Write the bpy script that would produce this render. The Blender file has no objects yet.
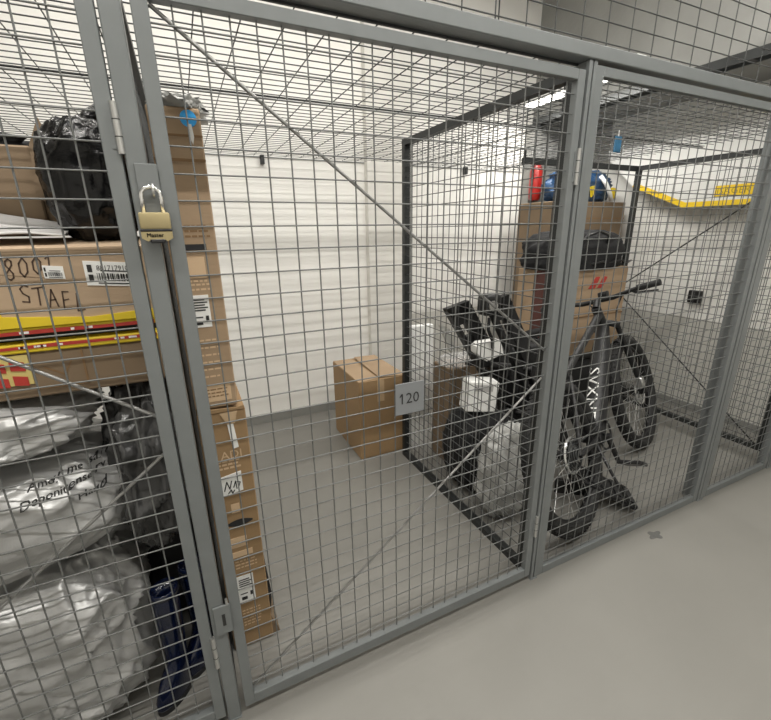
import bpy, bmesh, math, random
from mathutils import Vector, Matrix, noise
random.seed(7)
K = 5.0 / 6.0          # drawing units (one mesh cell = 0.06) to metres (one mesh cell = 50 mm)
sc = bpy.context.scene
col = sc.collection

# ------------------------------------------------------------------ camera
cam_d = bpy.data.cameras.new('camera')
cam = bpy.data.objects.new('camera', cam_d)
col.objects.link(cam)
cam_d.sensor_fit = 'HORIZONTAL'
cam_d.sensor_width = 36.0
cam_d.lens = 412.25 / 771.0 * 36.0
cam_d.clip_start = 0.02
RX, RY, RZ = (0.902, -0.431, -0.014), (-0.142, -0.265, -0.954), (0.407, 0.862, -0.300)
rx = Vector(RX).normalized()
rz = Vector(RZ); rz = (rz - rx * rz.dot(rx)).normalized()
ry = rz.cross(rx)
m = Matrix((rx, -ry, -rz)).transposed().to_4x4()
m.translation = Vector((-0.1142, -1.1801, 1.6624)) * K
cam.matrix_world = m
sc.camera = cam

# ------------------------------------------------------------------ world, exposure
w = bpy.data.worlds.new('world'); sc.world = w; w.use_nodes = True
w.node_tree.nodes['Background'].inputs[0].default_value = (0.8, 0.82, 0.85, 1)
w.node_tree.nodes['Background'].inputs[1].default_value = 0.05
sc.view_settings.view_transform = 'Standard'
sc.view_settings.look = 'None'
sc.view_settings.gamma = 1.0
sc.view_settings.use_curve_mapping = False
sc.view_settings.exposure = 0.12
LAMP_COL = (1.0, 0.972, 0.915)
LAMPS = [  # name place, centre (drawing units), length, along, power
    ('slim white ceiling batten lamp above the corridor', (0.9, -1.15, 3.75), 5.2, 'x', 74.0),
    ('unseen fill batten added directly above the cage fronts', (0.9, 0.0, 3.75), 4.6, 'x', 46.0),  # second tube added out of view to soften the header rail's shadow
    ('slim white ceiling batten lamp above the wire roof near back wall', (0.3, 1.35, 3.75), 3.4, 'x', 16.0),
    ('slim white batten lamp hung beside the concrete bulkhead above wire roof', (2.95, 1.62, 2.74), 1.1, 'y', 12.0),
]

# ------------------------------------------------------------------ materials
MATS = {}
def mat(name, color, rough=0.6, metal=0.0, noise_amt=0.0, noise_scale=8.0, bump=0.0, bump_scale=40.0,
        dark=None, spec=0.5, trans=0.0, alpha=1.0, coat=0.0, stretch=None, emit=None):
    if name in MATS: return MATS[name]
    mm = bpy.data.materials.new(name); mm.use_nodes = True
    nt = mm.node_tree; b = nt.nodes['Principled BSDF']
    b.inputs['Base Color'].default_value = (*color, 1)
    b.inputs['Roughness'].default_value = rough
    b.inputs['Metallic'].default_value = metal
    b.inputs['Specular IOR Level'].default_value = spec
    b.inputs['Transmission Weight'].default_value = trans
    b.inputs['Alpha'].default_value = alpha
    b.inputs['Coat Weight'].default_value = coat
    if emit:
        b.inputs['Emission Color'].default_value = (*emit[0], 1)
        b.inputs['Emission Strength'].default_value = emit[1]
    tc = nt.nodes.new('ShaderNodeTexCoord'); mp = nt.nodes.new('ShaderNodeMapping')
    nt.links.new(tc.outputs['Object'], mp.inputs[0])
    if stretch: mp.inputs['Scale'].default_value = stretch
    if noise_amt > 0:
        nz = nt.nodes.new('ShaderNodeTexNoise'); nz.inputs['Scale'].default_value = noise_scale
        nz.inputs['Detail'].default_value = 6
        nt.links.new(mp.outputs[0], nz.inputs['Vector'])
        cr = nt.nodes.new('ShaderNodeValToRGB')
        d = dark if dark else tuple(c * (1 - noise_amt) for c in color)
        l = tuple(min(1, c * (1 + noise_amt * 0.5)) for c in color)
        cr.color_ramp.elements[0].position = 0.3; cr.color_ramp.elements[0].color = (*d, 1)
        cr.color_ramp.elements[1].position = 0.7; cr.color_ramp.elements[1].color = (*l, 1)
        nt.links.new(nz.outputs['Fac'], cr.inputs[0]); nt.links.new(cr.outputs[0], b.inputs['Base Color'])
    if bump > 0:
        n2 = nt.nodes.new('ShaderNodeTexNoise'); n2.inputs['Scale'].default_value = bump_scale
        n2.inputs['Detail'].default_value = 5; n2.inputs['Distortion'].default_value = 0.6
        nt.links.new(mp.outputs[0], n2.inputs['Vector'])
        bp = nt.nodes.new('ShaderNodeBump'); bp.inputs['Strength'].default_value = bump
        bp.inputs['Distance'].default_value = 0.01
        nt.links.new(n2.outputs['Fac'], bp.inputs['Height']); nt.links.new(bp.outputs[0], b.inputs['Normal'])
    MATS[name] = mm
    return mm

def wall_mat():
    mm = bpy.data.materials.new('painted_wall'); mm.use_nodes = True
    nt = mm.node_tree; b = nt.nodes['Principled BSDF']; b.inputs['Roughness'].default_value = 0.75
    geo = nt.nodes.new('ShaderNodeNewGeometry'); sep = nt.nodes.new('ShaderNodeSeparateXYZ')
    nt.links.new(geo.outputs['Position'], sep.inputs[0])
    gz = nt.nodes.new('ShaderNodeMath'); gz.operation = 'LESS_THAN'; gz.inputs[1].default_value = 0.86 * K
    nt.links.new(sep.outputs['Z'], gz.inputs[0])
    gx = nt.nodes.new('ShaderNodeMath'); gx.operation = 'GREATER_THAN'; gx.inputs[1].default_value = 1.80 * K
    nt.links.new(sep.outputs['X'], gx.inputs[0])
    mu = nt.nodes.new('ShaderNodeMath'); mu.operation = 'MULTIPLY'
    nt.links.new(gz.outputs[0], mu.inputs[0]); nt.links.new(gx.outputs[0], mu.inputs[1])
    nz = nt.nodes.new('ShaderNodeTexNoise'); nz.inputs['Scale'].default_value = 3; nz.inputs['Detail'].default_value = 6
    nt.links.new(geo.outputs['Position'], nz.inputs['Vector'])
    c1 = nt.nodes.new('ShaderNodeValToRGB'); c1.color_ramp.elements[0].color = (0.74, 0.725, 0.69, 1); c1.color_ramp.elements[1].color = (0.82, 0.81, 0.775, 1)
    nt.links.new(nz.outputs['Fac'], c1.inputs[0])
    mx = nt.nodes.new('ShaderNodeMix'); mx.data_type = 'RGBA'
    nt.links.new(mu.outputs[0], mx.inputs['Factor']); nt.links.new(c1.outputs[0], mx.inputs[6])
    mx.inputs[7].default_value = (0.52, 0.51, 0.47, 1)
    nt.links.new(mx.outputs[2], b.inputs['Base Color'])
    n2 = nt.nodes.new('ShaderNodeTexNoise'); n2.inputs['Scale'].default_value = 60
    bp = nt.nodes.new('ShaderNodeBump'); bp.inputs['Strength'].default_value = 0.15; bp.inputs['Distance'].default_value = 0.004
    nt.links.new(n2.outputs['Fac'], bp.inputs['Height']); nt.links.new(bp.outputs[0], b.inputs['Normal'])
    return mm
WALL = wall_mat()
FLOOR = mat('painted_floor', (0.195, 0.189, 0.172), 0.5, noise_amt=0.05, noise_scale=2.5)
CONC = mat('grey_concrete', (0.26, 0.26, 0.245), 0.6, noise_amt=0.12, noise_scale=4, bump=0.2, bump_scale=30)
CEIL = mat('white_ceiling', (0.75, 0.74, 0.71), 0.8, noise_amt=0.03)
STEEL = mat('grey_painted_steel', (0.185, 0.198, 0.20), 0.42, 0.15, noise_amt=0.05, noise_scale=20)
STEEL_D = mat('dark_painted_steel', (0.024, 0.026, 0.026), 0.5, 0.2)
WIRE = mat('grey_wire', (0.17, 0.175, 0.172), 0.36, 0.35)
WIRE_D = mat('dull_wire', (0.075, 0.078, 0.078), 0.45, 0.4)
ROD = mat('bare_steel_rod', (0.30, 0.30, 0.295), 0.32, 0.6)
ROD_D = mat('dark_rod', (0.03, 0.03, 0.03), 0.4, 0.6)
ZINC = mat('zinc_plated', (0.55, 0.55, 0.54), 0.32, 0.85)
CHROME = mat('chrome', (0.8, 0.8, 0.8), 0.12, 1.0)
BRASS = mat('brass_anodised', (0.40, 0.33, 0.18), 0.45, 0.5)
BLACKP = mat('black_plastic', (0.012, 0.012, 0.013), 0.42)
BLACKM = mat('black_matte', (0.016, 0.016, 0.017), 0.7)
RUBBER = mat('tyre_rubber', (0.014, 0.014, 0.014), 0.75, bump=0.3, bump_scale=60)
CARD = mat('cardboard', (0.36, 0.255, 0.16), 0.8, noise_amt=0.10, noise_scale=5, bump=0.05, bump_scale=25, stretch=(1, 1, 3))
CARD_P = mat('pale_cardboard', (0.43, 0.315, 0.21), 0.8, noise_amt=0.08, noise_scale=5, bump=0.05, bump_scale=25, stretch=(1, 1, 3))
CARD_D = mat('brown_cardboard', (0.205, 0.145, 0.09), 0.8, noise_amt=0.12, noise_scale=5, bump=0.05, bump_scale=25)
CARD_O = mat('orange_cardboard', (0.31, 0.20, 0.10), 0.75, noise_amt=0.08, noise_scale=5, bump=0.1, bump_scale=25)
CARD_R = mat('carton_print', (0.60, 0.43, 0.27), 0.8)
CARD_K = mat('carton_dark_print', (0.22, 0.13, 0.06), 0.8)
TAPE = mat('packing_tape', (0.50, 0.36, 0.22), 0.25)
PAPER = mat('white_paper', (0.80, 0.80, 0.78), 0.7)
INK = mat('black_ink', (0.02, 0.02, 0.02), 0.6)
MARKER = mat('marker_ink', (0.075, 0.045, 0.03), 0.7)
RED = mat('red_print', (0.42, 0.035, 0.025), 0.5)
YELLOW = mat('yellow_print', (0.70, 0.52, 0.02), 0.5)
YTAPE = mat('yellow_warning_tape', (0.85, 0.58, 0.02), 0.45)
BLUE_ST = mat('blue_sticker', (0.03, 0.36, 0.80), 0.5)
SILVER = mat('silver_plastic_film', (0.42, 0.42, 0.415), 0.34, 0.25, noise_amt=0.12, noise_scale=5, bump=0.35, bump_scale=9, spec=0.6, stretch=(1.6, 1, 0.8))
BINBAG = mat('black_bin_bag', (0.004, 0.004, 0.0045), 0.22, bump=0.55, bump_scale=16, spec=0.35, stretch=(1, 1, 1.8))
SMOKE = mat('smoky_plastic_film', (0.05, 0.05, 0.05), 0.25, bump=0.7, bump_scale=18, spec=0.6)
CLOUD = mat('cloudy_plastic', (0.40, 0.40, 0.385), 0.4, noise_amt=0.2, noise_scale=7, bump=0.7, bump_scale=20)
FOAM = mat('white_foam', (0.80, 0.80, 0.78), 0.85, bump=0.1, bump_scale=120)
FABRIC = mat('black_fabric', (0.008, 0.008, 0.009), 0.9, bump=0.4, bump_scale=30)
NAVY = mat('navy_gloss_rubber', (0.003, 0.007, 0.028), 0.16, coat=0.4)
BAGBLUE = mat('blue_woven_plastic', (0.015, 0.06, 0.15), 0.4, bump=0.5, bump_scale=18)
GREYCLOTH = mat('grey_sheet', (0.45, 0.44, 0.43), 0.8, bump=0.4, bump_scale=10)
PLATE = mat('grey_plate', (0.215, 0.225, 0.235), 0.5)
DADO = mat('grey_baseboard', (0.22, 0.22, 0.205), 0.6)
STAIN = mat('dark_floor_patch', (0.10, 0.10, 0.095), 0.6, noise_amt=0.2, noise_scale=60)
TUBE_E = mat('lamp_diffuser', (0.9, 0.9, 0.88), 0.5, emit=(LAMP_COL, 9.0))
WHITEM = mat('white_enamel', (0.75, 0.75, 0.73), 0.4)
REDGLOSS = mat('red_enamel', (0.30, 0.016, 0.012), 0.3)
TRANSFILM = mat('clear_film', (0.8, 0.8, 0.8), 0.2, alpha=0.28, bump=0.6, bump_scale=18)

# ------------------------------------------------------------------ mesh building
class MB:
    def __init__(s): s.v = []; s.f = []
    def add(s, vs, fs):
        n = len(s.v); s.v += [tuple(v) for v in vs]; s.f += [tuple(i + n for i in f) for f in fs]; return s
    def box(s, a, b):
        x0, y0, z0 = a; x1, y1, z1 = b
        return s.add([(x0, y0, z0), (x1, y0, z0), (x1, y1, z0), (x0, y1, z0), (x0, y0, z1), (x1, y0, z1), (x1, y1, z1), (x0, y1, z1)],
                     [(0, 3, 2, 1), (4, 5, 6, 7), (0, 1, 5, 4), (1, 2, 6, 5), (2, 3, 7, 6), (3, 0, 4, 7)])
    def rbox(s, a, b, r, seg=2):
        bm = bmesh.new(); bmesh.ops.create_cube(bm, size=1)
        for v in bm.verts: v.co = Vector([a[i] + (v.co[i] + 0.5) * (b[i] - a[i]) for i in range(3)])
        bmesh.ops.bevel(bm, geom=bm.edges[:], offset=r, segments=seg, profile=0.5, affect='EDGES')
        bm.verts.index_update()
        s.add([v.co[:] for v in bm.verts], [[v.index for v in f.verts] for f in bm.faces]); bm.free(); return s
    def xf(s, M, start=0):
        for i in range(start, len(s.v)): s.v[i] = tuple(M @ Vector(s.v[i]))
        return s
    def frame(s, d):
        d = d.normalized(); a = Vector((0, 0, 1)) if abs(d.z) < 0.9 else Vector((1, 0, 0))
        u = d.cross(a).normalized(); return u, d.cross(u)
    def cyl(s, p, q, r, n=8, r2=None, caps=True):
        p, q = Vector(p), Vector(q); u, v = s.frame(q - p); r2 = r if r2 is None else r2
        vs = [p + (u * math.cos(2 * math.pi * i / n) + v * math.sin(2 * math.pi * i / n)) * r for i in range(n)]
        vs += [q + (u * math.cos(2 * math.pi * i / n) + v * math.sin(2 * math.pi * i / n)) * r2 for i in range(n)]
        fs = [(i, (i + 1) % n, n + (i + 1) % n, n + i) for i in range(n)]
        if caps: fs += [tuple(range(n - 1, -1, -1)), tuple(range(n, 2 * n))]
        return s.add(vs, fs)
    def tube(s, pts, r, n=8, closed=False):
        pts = [Vector(p) for p in pts]; N = len(pts); rr = r if isinstance(r, (list, tuple)) else [r] * N
        vs = []; u = None
        for i, p in enumerate(pts):
            t = (pts[(i + 1) % N] - pts[i - 1]) if closed else (pts[min(i + 1, N - 1)] - pts[max(i - 1, 0)])
            t.normalize()
            if u is None: u, _ = s.frame(t)
            u = (u - t * u.dot(t)).normalized(); v = t.cross(u)
            for k in range(n):
                a = 2 * math.pi * k / n; vs.append(p + (u * math.cos(a) + v * math.sin(a)) * rr[i])
        fs = []
        for i in range(N if closed else N - 1):
            j = (i + 1) % N
            for k in range(n): fs.append((i * n + k, i * n + (k + 1) % n, j * n + (k + 1) % n, j * n + k))
        if not closed: fs += [tuple(range(n - 1, -1, -1)), tuple(range((N - 1) * n, N * n))]
        return s.add(vs, fs)
    def torus(s, c, ax, R, r, N=40, n=8, u=None):
        ax = Vector(ax).normalized(); u, v = s.frame(ax); c = Vector(c)
        return s.tube([c + (u * math.cos(2 * math.pi * i / N) + v * math.sin(2 * math.pi * i / N)) * R for i in range(N)], r, n, True)
    def prism(s, poly, axis, lo, hi):
        n = len(poly); mk = {'x': lambda a, b, t: (t, a, b), 'y': lambda a, b, t: (a, t, b), 'z': lambda a, b, t: (a, b, t)}[axis]
        vs = [mk(a, b, lo) for a, b in poly] + [mk(a, b, hi) for a, b in poly]
        return s.add(vs, [tuple(range(n)), tuple(range(2 * n - 1, n - 1, -1))] + [(i, n + i, n + (i + 1) % n, (i + 1) % n) for i in range(n)])
    def twisted(s, p, q, w, t, pitch):
        p, q = Vector(p), Vector(q); L = (q - p).length; N = max(8, int(L / pitch * 12)); d = (q - p) / L; u, v = s.frame(d)
        vs = []
        for i in range(N + 1):
            a = 2 * math.pi * i / 12; c = p + d * (L * i / N); e = u * math.cos(a) + v * math.sin(a); g = d.cross(e)
            vs += [c + e * w + g * t, c - e * w + g * t, c - e * w - g * t, c + e * w - g * t]
        fs = [(3, 2, 1, 0), tuple(4 * N + k for k in range(4))]
        for i in range(N):
            for k in range(4): fs.append((4 * i + k, 4 * i + (k + 1) % 4, 4 * i + 4 + (k + 1) % 4, 4 * i + 4 + k))
        return s.add(vs, fs)
    def build(s, name, material, parent=None, k=K, smooth=False, fix=True):
        org = Vector(parent['_o']) if parent and '_o' in parent else Vector((0, 0, 0))
        me = bpy.data.meshes.new(name)
        me.from_pydata([tuple((Vector(v) - org) * k) for v in s.v], [], s.f)
        if fix:
            bm = bmesh.new(); bm.from_mesh(me); bmesh.ops.recalc_face_normals(bm, faces=bm.faces); bm.to_mesh(me); bm.free()
        if smooth:
            me.polygons.foreach_set('use_smooth', [True] * len(me.polygons))
            if smooth == 'auto': me.set_sharp_from_angle(angle=0.7)
        me.materials.append(material)
        o = bpy.data.objects.new(name, me); col.objects.link(o)
        if parent:
            o.parent = parent
            o['_o'] = tuple(org)
        return o

def tag(o, label=None, cat=None, group=None, kind=None):
    if label: o['label'] = label
    if cat: o['category'] = cat
    if group: o['group'] = group
    if kind: o['kind'] = kind
    return o
def thing(name, loc, label, cat, group=None):
    o = bpy.data.objects.new(name, None); col.objects.link(o); o.location = Vector(loc) * K
    o.empty_display_size = 0.05; o['_o'] = tuple(loc)
    return tag(o, label, cat, group)
def solo(o, loc):
    """give a one-mesh thing its origin at its base"""
    L = Vector(loc) * K; o.data.transform(Matrix.Translation(-L)); o.location = L; o['_o'] = tuple(loc); return o
def struct(name, mb, m_, parent=None):
    o = mb.build(name, m_, parent)
    if not parent: o['kind'] = 'structure'
    return o
DG = []
def text_geo(s, size):
    cu = bpy.data.curves.new('t', 'FONT'); cu.body = s; cu.size = size; cu.align_x = 'LEFT'; cu.resolution_u = 2
    ob = bpy.data.objects.new('t', cu); col.objects.link(ob)
    dg = bpy.context.evaluated_depsgraph_get(); me = bpy.data.meshes.new_from_object(ob.evaluated_get(dg))
    vs = [v.co.copy() for v in me.vertices]; fs = [tuple(p.vertices) for p in me.polygons]
    bpy.data.objects.remove(ob); bpy.data.curves.remove(cu); bpy.data.meshes.remove(me)
    return vs, fs
def text_on(mb, s, size, o, u, v, stretch=1.0, bold=0.0):
    vs, fs = text_geo(s, size); o, u, v = Vector(o), Vector(u), Vector(v)
    mb.add([o + u * (p.x * stretch) + v * p.y for p in vs], fs)
    if bold:
        for dx, dy in ((bold, 0), (0, bold), (bold, bold)): mb.add([o + u * (p.x * stretch + dx) + v * (p.y + dy) for p in vs], fs)
    return mb
def strokes(mb, lines, o, u, v, wd, nrm):
    o, u, v, nrm = Vector(o), Vector(u), Vector(v), Vector(nrm)
    for l in lines:
        pts = [o + u * a + v * b for a, b in l]
        for i in range(len(pts) - 1):
            d = (pts[i + 1] - pts[i]).normalized(); e = d.cross(nrm) * wd * 0.5; x = d * wd * 0.3
            mb.add([pts[i] + e - x, pts[i + 1] + e + x, pts[i + 1] - e + x, pts[i] - e - x], [(0, 1, 2, 3)])
    return mb
def label_y(parent, name, x0, x1, z0, z1, y, kind='bar', label=None, skew=0.0):
    """paper label lying on a face that looks towards -y, with its print as a sub-part"""
    y1 = y - 0.0025
    o = MB().add([(x0, y1, z0), (x1, y1, z0 + skew), (x1, y1, z1 + skew), (x0, y1, z1), (x0, y, z0), (x1, y, z0 + skew), (x1, y, z1 + skew), (x0, y, z1)],
                 [(0, 1, 2, 3), (4, 7, 6, 5), (0, 4, 5, 1), (1, 5, 6, 2), (2, 6, 7, 3), (3, 7, 4, 0)]).build(name, PAPER, parent)
    if label: o['label'] = label
    b = MB(); wd, ht = x1 - x0, z1 - z0; yy = y1 - 0.0012
    def q(a, c, d, e):
        za, zb = z0 + skew * (a - x0) / wd, z0 + skew * (c - x0) / wd
        b.add([(a, yy, za + d), (c, yy, zb + d), (c, yy, zb + e), (a, yy, za + e)], [(0, 1, 2, 3)])
    if kind == 'bar':
        x = x0 + 0.22 * wd
        while x < x1 - 0.08 * wd:
            t = wd * random.choice((0.012, 0.02, 0.035)); q(x, x + t, 0.2 * ht, 0.52 * ht); x += t + wd * random.choice((0.012, 0.025))
        q(x0 + 0.22 * wd, x1 - 0.1 * wd, 0.08 * ht, 0.13 * ht)
        for r in range(2): q(x0 + 0.06 * wd, x0 + 0.15 * wd, (0.15 + 0.4 * r) * ht, (0.45 + 0.4 * r) * ht)
        q(x0 + 0.3 * wd, x1 - 0.15 * wd, 0.60 * ht, 0.65 * ht)
    elif kind == 'scribble':
        strokes(b, [[(0.15, 0.3), (0.3, 0.75), (0.4, 0.35), (0.52, 0.75)], [(0.58, 0.4), (0.7, 0.7), (0.72, 0.3)], [(0.3, 0.12), (0.45, 0.3), (0.5, 0.1), (0.6, 0.25)], [(0.76, 0.65), (0.9, 0.6), (0.8, 0.35)]],
                (x0, yy, z0), (wd, 0, 0), (0, 0, ht), 0.004, (0, -1, 0))
    elif kind == 'ship':
        for r in range(5): q(x0 + 0.1 * wd, x0 + (0.75 + 0.15 * (r % 2)) * wd, (0.52 + 0.08 * r) * ht, (0.56 + 0.08 * r) * ht)
        q(x0 + 0.15 * wd, x0 + 0.5 * wd, 0.08 * ht, 0.2 * ht); q(x0 + 0.7 * wd, x0 + 0.88 * wd, 0.2 * ht, 0.36 * ht); q(x0 + 0.1 * wd, x0 + 0.55 * wd, 0.3 * ht, 0.34 * ht)
    b.build('print', INK, o, fix=False)
    return o
def print_lines(parent, x0, x1, zs, y, material, h=0.006, name='printed_lines'):
    b = MB()
    for i, z in enumerate(zs):
        x = x0
        while x < x1 - 0.006:
            l = min(random.uniform(0.008, 0.02), x1 - x); b.add([(x, y, z), (x + l, y, z), (x + l, y, z + h), (x, y, z + h)], [(0, 1, 2, 3)]); x += l + 0.004
    return b.build(name, material, parent, fix=False)
def lump(c, rad, seed, amp=0.12, power=2.6, nu=72, nv=44, crease=0.10, flat_bottom=None, freq=2.2, front=None, taper=0.0):
    """crumpled bag surface"""
    b = MB(); c = Vector(c); off = Vector((seed * 3.1, seed * 1.7, seed * 5.3))
    def sp(t, e): return math.copysign(abs(t) ** e, t)
    e = 2.0 / power; vs = []
    for j in range(nv + 1):
        ph = -math.pi / 2 + math.pi * j / nv
        for i in range(nu):
            th = 2 * math.pi * i / nu
            d = Vector((sp(math.cos(ph), e) * sp(math.cos(th), e), sp(math.cos(ph), e) * sp(math.sin(th), e), sp(math.sin(ph), e)))
            n = noise.noise(d * freq + off) * amp
            n += noise.noise(d * freq * 2.3 + off) * amp * 0.5
            r1 = 1 - abs(noise.noise(Vector((d.x * 3.2, d.y * 3.2, d.z * 2.2)) + off * 2)) * 2
            r2 = 1 - abs(noise.noise(d * 7 + off)) * 2
            n += (r1 ** 3 if r1 > 0 else 0) * crease + (r2 ** 3 if r2 > 0 else 0) * crease * 0.4 - crease * 0.3
            tp = 1 - taper * d.z
            p = Vector((c.x + rad[0] * d.x * (1 + n) * tp, c.y + rad[1] * d.y * (1 + n) * tp, c.z + rad[2] * d.z * (1 + n * 0.6)))
            if flat_bottom is not None and p.z < flat_bottom: p.z = flat_bottom
            if front is not None and p.y < front: p.y = front + (p.y - front) * 0.12
            vs.append(p)
    fs = [(j * nu + i, j * nu + (i + 1) % nu, (j + 1) * nu + (i + 1) % nu, (j + 1) * nu + i) for j in range(nv) for i in range(nu)]
    return b.add(vs, fs)

# ------------------------------------------------------------------ room
struct('floor', MB().box((-3.6, -3.4, -0.1), (4.2, 3.0, 0.0)), FLOOR)
fl = bpy.data.objects['floor']
b = MB(); pts = []
for i in range(40):
    a = 2 * math.pi * i / 40; r = 0.036 * (1 + 0.28 * math.cos(4 * a + 0.6) + 0.1 * noise.noise(Vector((3 * math.cos(a), 3 * math.sin(a), 2))))
    pts.append((2.066 + r * 1.15 * math.cos(a + 0.4), -0.091 + r * 0.75 * math.sin(a + 0.4)))
b.prism(pts, 'z', 0.0, 0.0015); b.build('floor_patch', STAIN, fl)['label'] = 'dark grey clover shaped patch'
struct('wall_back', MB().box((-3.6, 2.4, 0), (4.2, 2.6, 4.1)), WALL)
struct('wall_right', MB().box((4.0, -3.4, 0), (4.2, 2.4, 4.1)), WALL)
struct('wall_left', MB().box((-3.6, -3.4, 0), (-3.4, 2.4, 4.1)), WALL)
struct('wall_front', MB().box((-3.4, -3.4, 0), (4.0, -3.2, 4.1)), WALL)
struct('ceiling', MB().box((-3.6, -3.4, 4.1), (4.2, 2.6, 4.2)), CEIL)
struct('trim_1', MB().box((1.40, 2.33, 0.0), (1.84, 2.4, 4.1)), mat('pilaster_paint', (0.66, 0.645, 0.605), 0.75, noise_amt=0.03))
struct('trim_2', MB().box((3.26, -3.2, 2.64), (4.0, 2.4, 4.1)), CONC)
struct('trim_3', MB().box((3.17, 2.28, 0), (4.0, 2.4, 2.64)), CONC)
struct('baseboard_back', MB().box((-3.4, 2.385, 0), (1.40, 2.4, 0.085)), DADO)
struct('baseboard_right', MB().box((3.985, -3.2, 0), (4.0, 2.28, 0.07)), DADO)
# wall box
r = thing('wall_socket', (3.97, 0.965, 1.05), 'small black square box on white right wall', 'socket')
MB().rbox((3.965, 0.91, 1.0), (4.0, 1.02, 1.11), 0.008).build('body', BLACKP, r)
MB().box((3.96, 0.935, 1.025), (3.966, 0.995, 1.085)).build('cover', BLACKM, r)

# ------------------------------------------------------------------ lamps
for lb, c, L, ax, pw in LAMPS:
    r = thing('batten_lamp', c, lb, 'lamp')
    h = L / 2; e = (h, 0.05) if ax == 'x' else (0.05, h)
    MB().rbox((c[0] - e[0], c[1] - e[1], c[2]), (c[0] + e[0], c[1] + e[1], c[2] + 0.06), 0.01).build('housing', WHITEM, r)
    e2 = (h - 0.02, 0.035) if ax == 'x' else (0.035, h - 0.02)
    MB().rbox((c[0] - e2[0], c[1] - e2[1], c[2] - 0.025), (c[0] + e2[0], c[1] + e2[1], c[2] - 0.001), 0.008).build('diffuser', TUBE_E, r)
    for t in (-0.7, 0.7):
        if ax == 'x': MB().cyl((c[0] + t * h, c[1], c[2] + 0.055), (c[0] + t * h, c[1], 4.1), 0.006).build('hanger', ZINC, r)
        else: MB().box((c[0] + 0.05, c[1] + t * h - 0.012, c[2] + 0.02), (3.26, c[1] + t * h + 0.012, c[2] + 0.035)).build('wall_arm', STEEL_D, r)
    ld = bpy.data.lights.new('lamp_light', 'AREA'); ld.shape = 'RECTANGLE'; ld.size = L * K; ld.size_y = 0.022; ld.energy = pw; ld.color = LAMP_COL
    lo = bpy.data.objects.new('lamp_light', ld); col.objects.link(lo); lo.parent = r
    lo.location = (0, 0, -0.035 * K)
    if ax == 'y': lo.rotation_euler = (0, 0, math.pi / 2)

# ------------------------------------------------------------------ cage
def wires(mb, plane, c, us, vs, ulo, uhi, vlo, vhi, r=0.0022, n=6, dv=0.0):
    """plane 'y': u=x, v=z at y=c ; plane 'x': u=y, v=z at x=c ; plane 'z': u=x, v=y at z=c"""
    f = {'y': lambda u, v, o: (u, c + o, v), 'x': lambda u, v, o: (c + o, u, v), 'z': lambda u, v, o: (u, v, c + o)}[plane]
    for u in us: mb.cyl(f(u, vlo, r), f(u, vhi, r), r, n, caps=False)
    for v in vs: mb.cyl(f(ulo, v, -r), f(uhi, v, -r), r, n, caps=False)
    return mb
def frange(a, b, s):
    out = []
    while a <= b + 1e-9: out.append(a); a += s
    return out
Z0 = 1.6776
def zs_between(a, b): return [Z0 + 0.06 * k for k in range(-40, 20) if a < Z0 + 0.06 * k < b]
def channel(mb, x0, x1, y0, y1, z0, z1):
    """upright post with a shallow groove down its front"""
    xm = (x0 + x1) / 2; g = 0.0035
    poly = [(x0, y0), (xm - g, y0), (xm - g, y0 + 0.006), (xm + g, y0 + 0.006), (xm + g, y0), (x1, y0), (x1, y1), (x0, y1)]
    return mb.prism(poly, 'z', z0, z1)

def cage_post(x0, x1, label, y1=0.045, groove=True):
    r = thing('cage_post', ((x0 + x1) / 2, 0.01, 0), label, 'post', 'front posts of the cage')
    (channel(MB(), x0, x1, -0.016, y1, 0.004, 2.20) if groove else MB().rbox((x0, -0.016, 0.004), (x1, y1, 2.20), 0.003, 1)).build('upright', STEEL, r)
    MB().box((x0 - 0.002, -0.02, 0), (x1 + 0.002, y1, 0.005)).build('foot_plate', STEEL, r)
    return r
P1 = cage_post(-0.200, -0.158, 'grey steel cage post beside the padlock, left of the 120 door', groove=False)
P2 = cage_post(1.212, 1.250, 'grey steel cage post right of the 120 door')
P3 = cage_post(2.600, 2.655, 'grey steel cage post in front of bare wall right of the bicycle', 0.075)
P4 = cage_post(3.435, 3.480, 'grey steel corner post at far right end of the cage', 0.045)
# header
r = thing('header_rail', (0.9, 0, 2.2), 'long grey steel rail running above the doors and panels', 'rail')
MB().rbox((-1.75, -0.022, 2.202), (3.50, 0.035, 2.245), 0.003, 1).build('rail', STEEL, r)
MB().box((-1.75, 0.032, 2.196), (3.50, 0.040, 2.204)).build('rear_lip', STEEL_D, r)

def gate(name, x0, x1, z0, z1, label, cat, sw=0.040, rw=0.032, bottom=0.046, xphase=0.0, group=None):
    r = thing(name, ((x0 + x1) / 2, 0, z0), label, cat, group)
    y0, y1 = -0.012, 0.016
    MB().rbox((x0, y0, z0), (x0 + sw, y1, z1), 0.002, 1).build('stile', STEEL, r)
    MB().rbox((x1 - sw, y0, z0), (x1, y1, z1), 0.002, 1).build('stile', STEEL, r)
    MB().rbox((x0 + sw, y0, z1 - rw), (x1 - sw, y1, z1), 0.002, 1).build('top_rail', STEEL, r)
    MB().rbox((x0 + sw, y0, z0), (x1 - sw, y1, z0 + bottom), 0.002, 1).build('bottom_rail', STEEL, r)
    us = [xphase + 0.06 * i for i in range(-60, 90) if x0 + sw < xphase + 0.06 * i < x1 - sw]
    tag(wires(MB(), 'y', 0.003, us, zs_between(z0 + bottom, z1 - rw), x0 + sw, x1 - sw, z0 + bottom, z1 - rw).build('wire_mesh', WIRE, r, smooth=True), kind='stuff')
    return r
def braces(r, pts, m_, w_=0.0047, t_=0.0022):
    for p, q in pts: MB().cyl(p, q, w_, 10).build('brace_rod', m_, r, smooth='auto')
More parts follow.
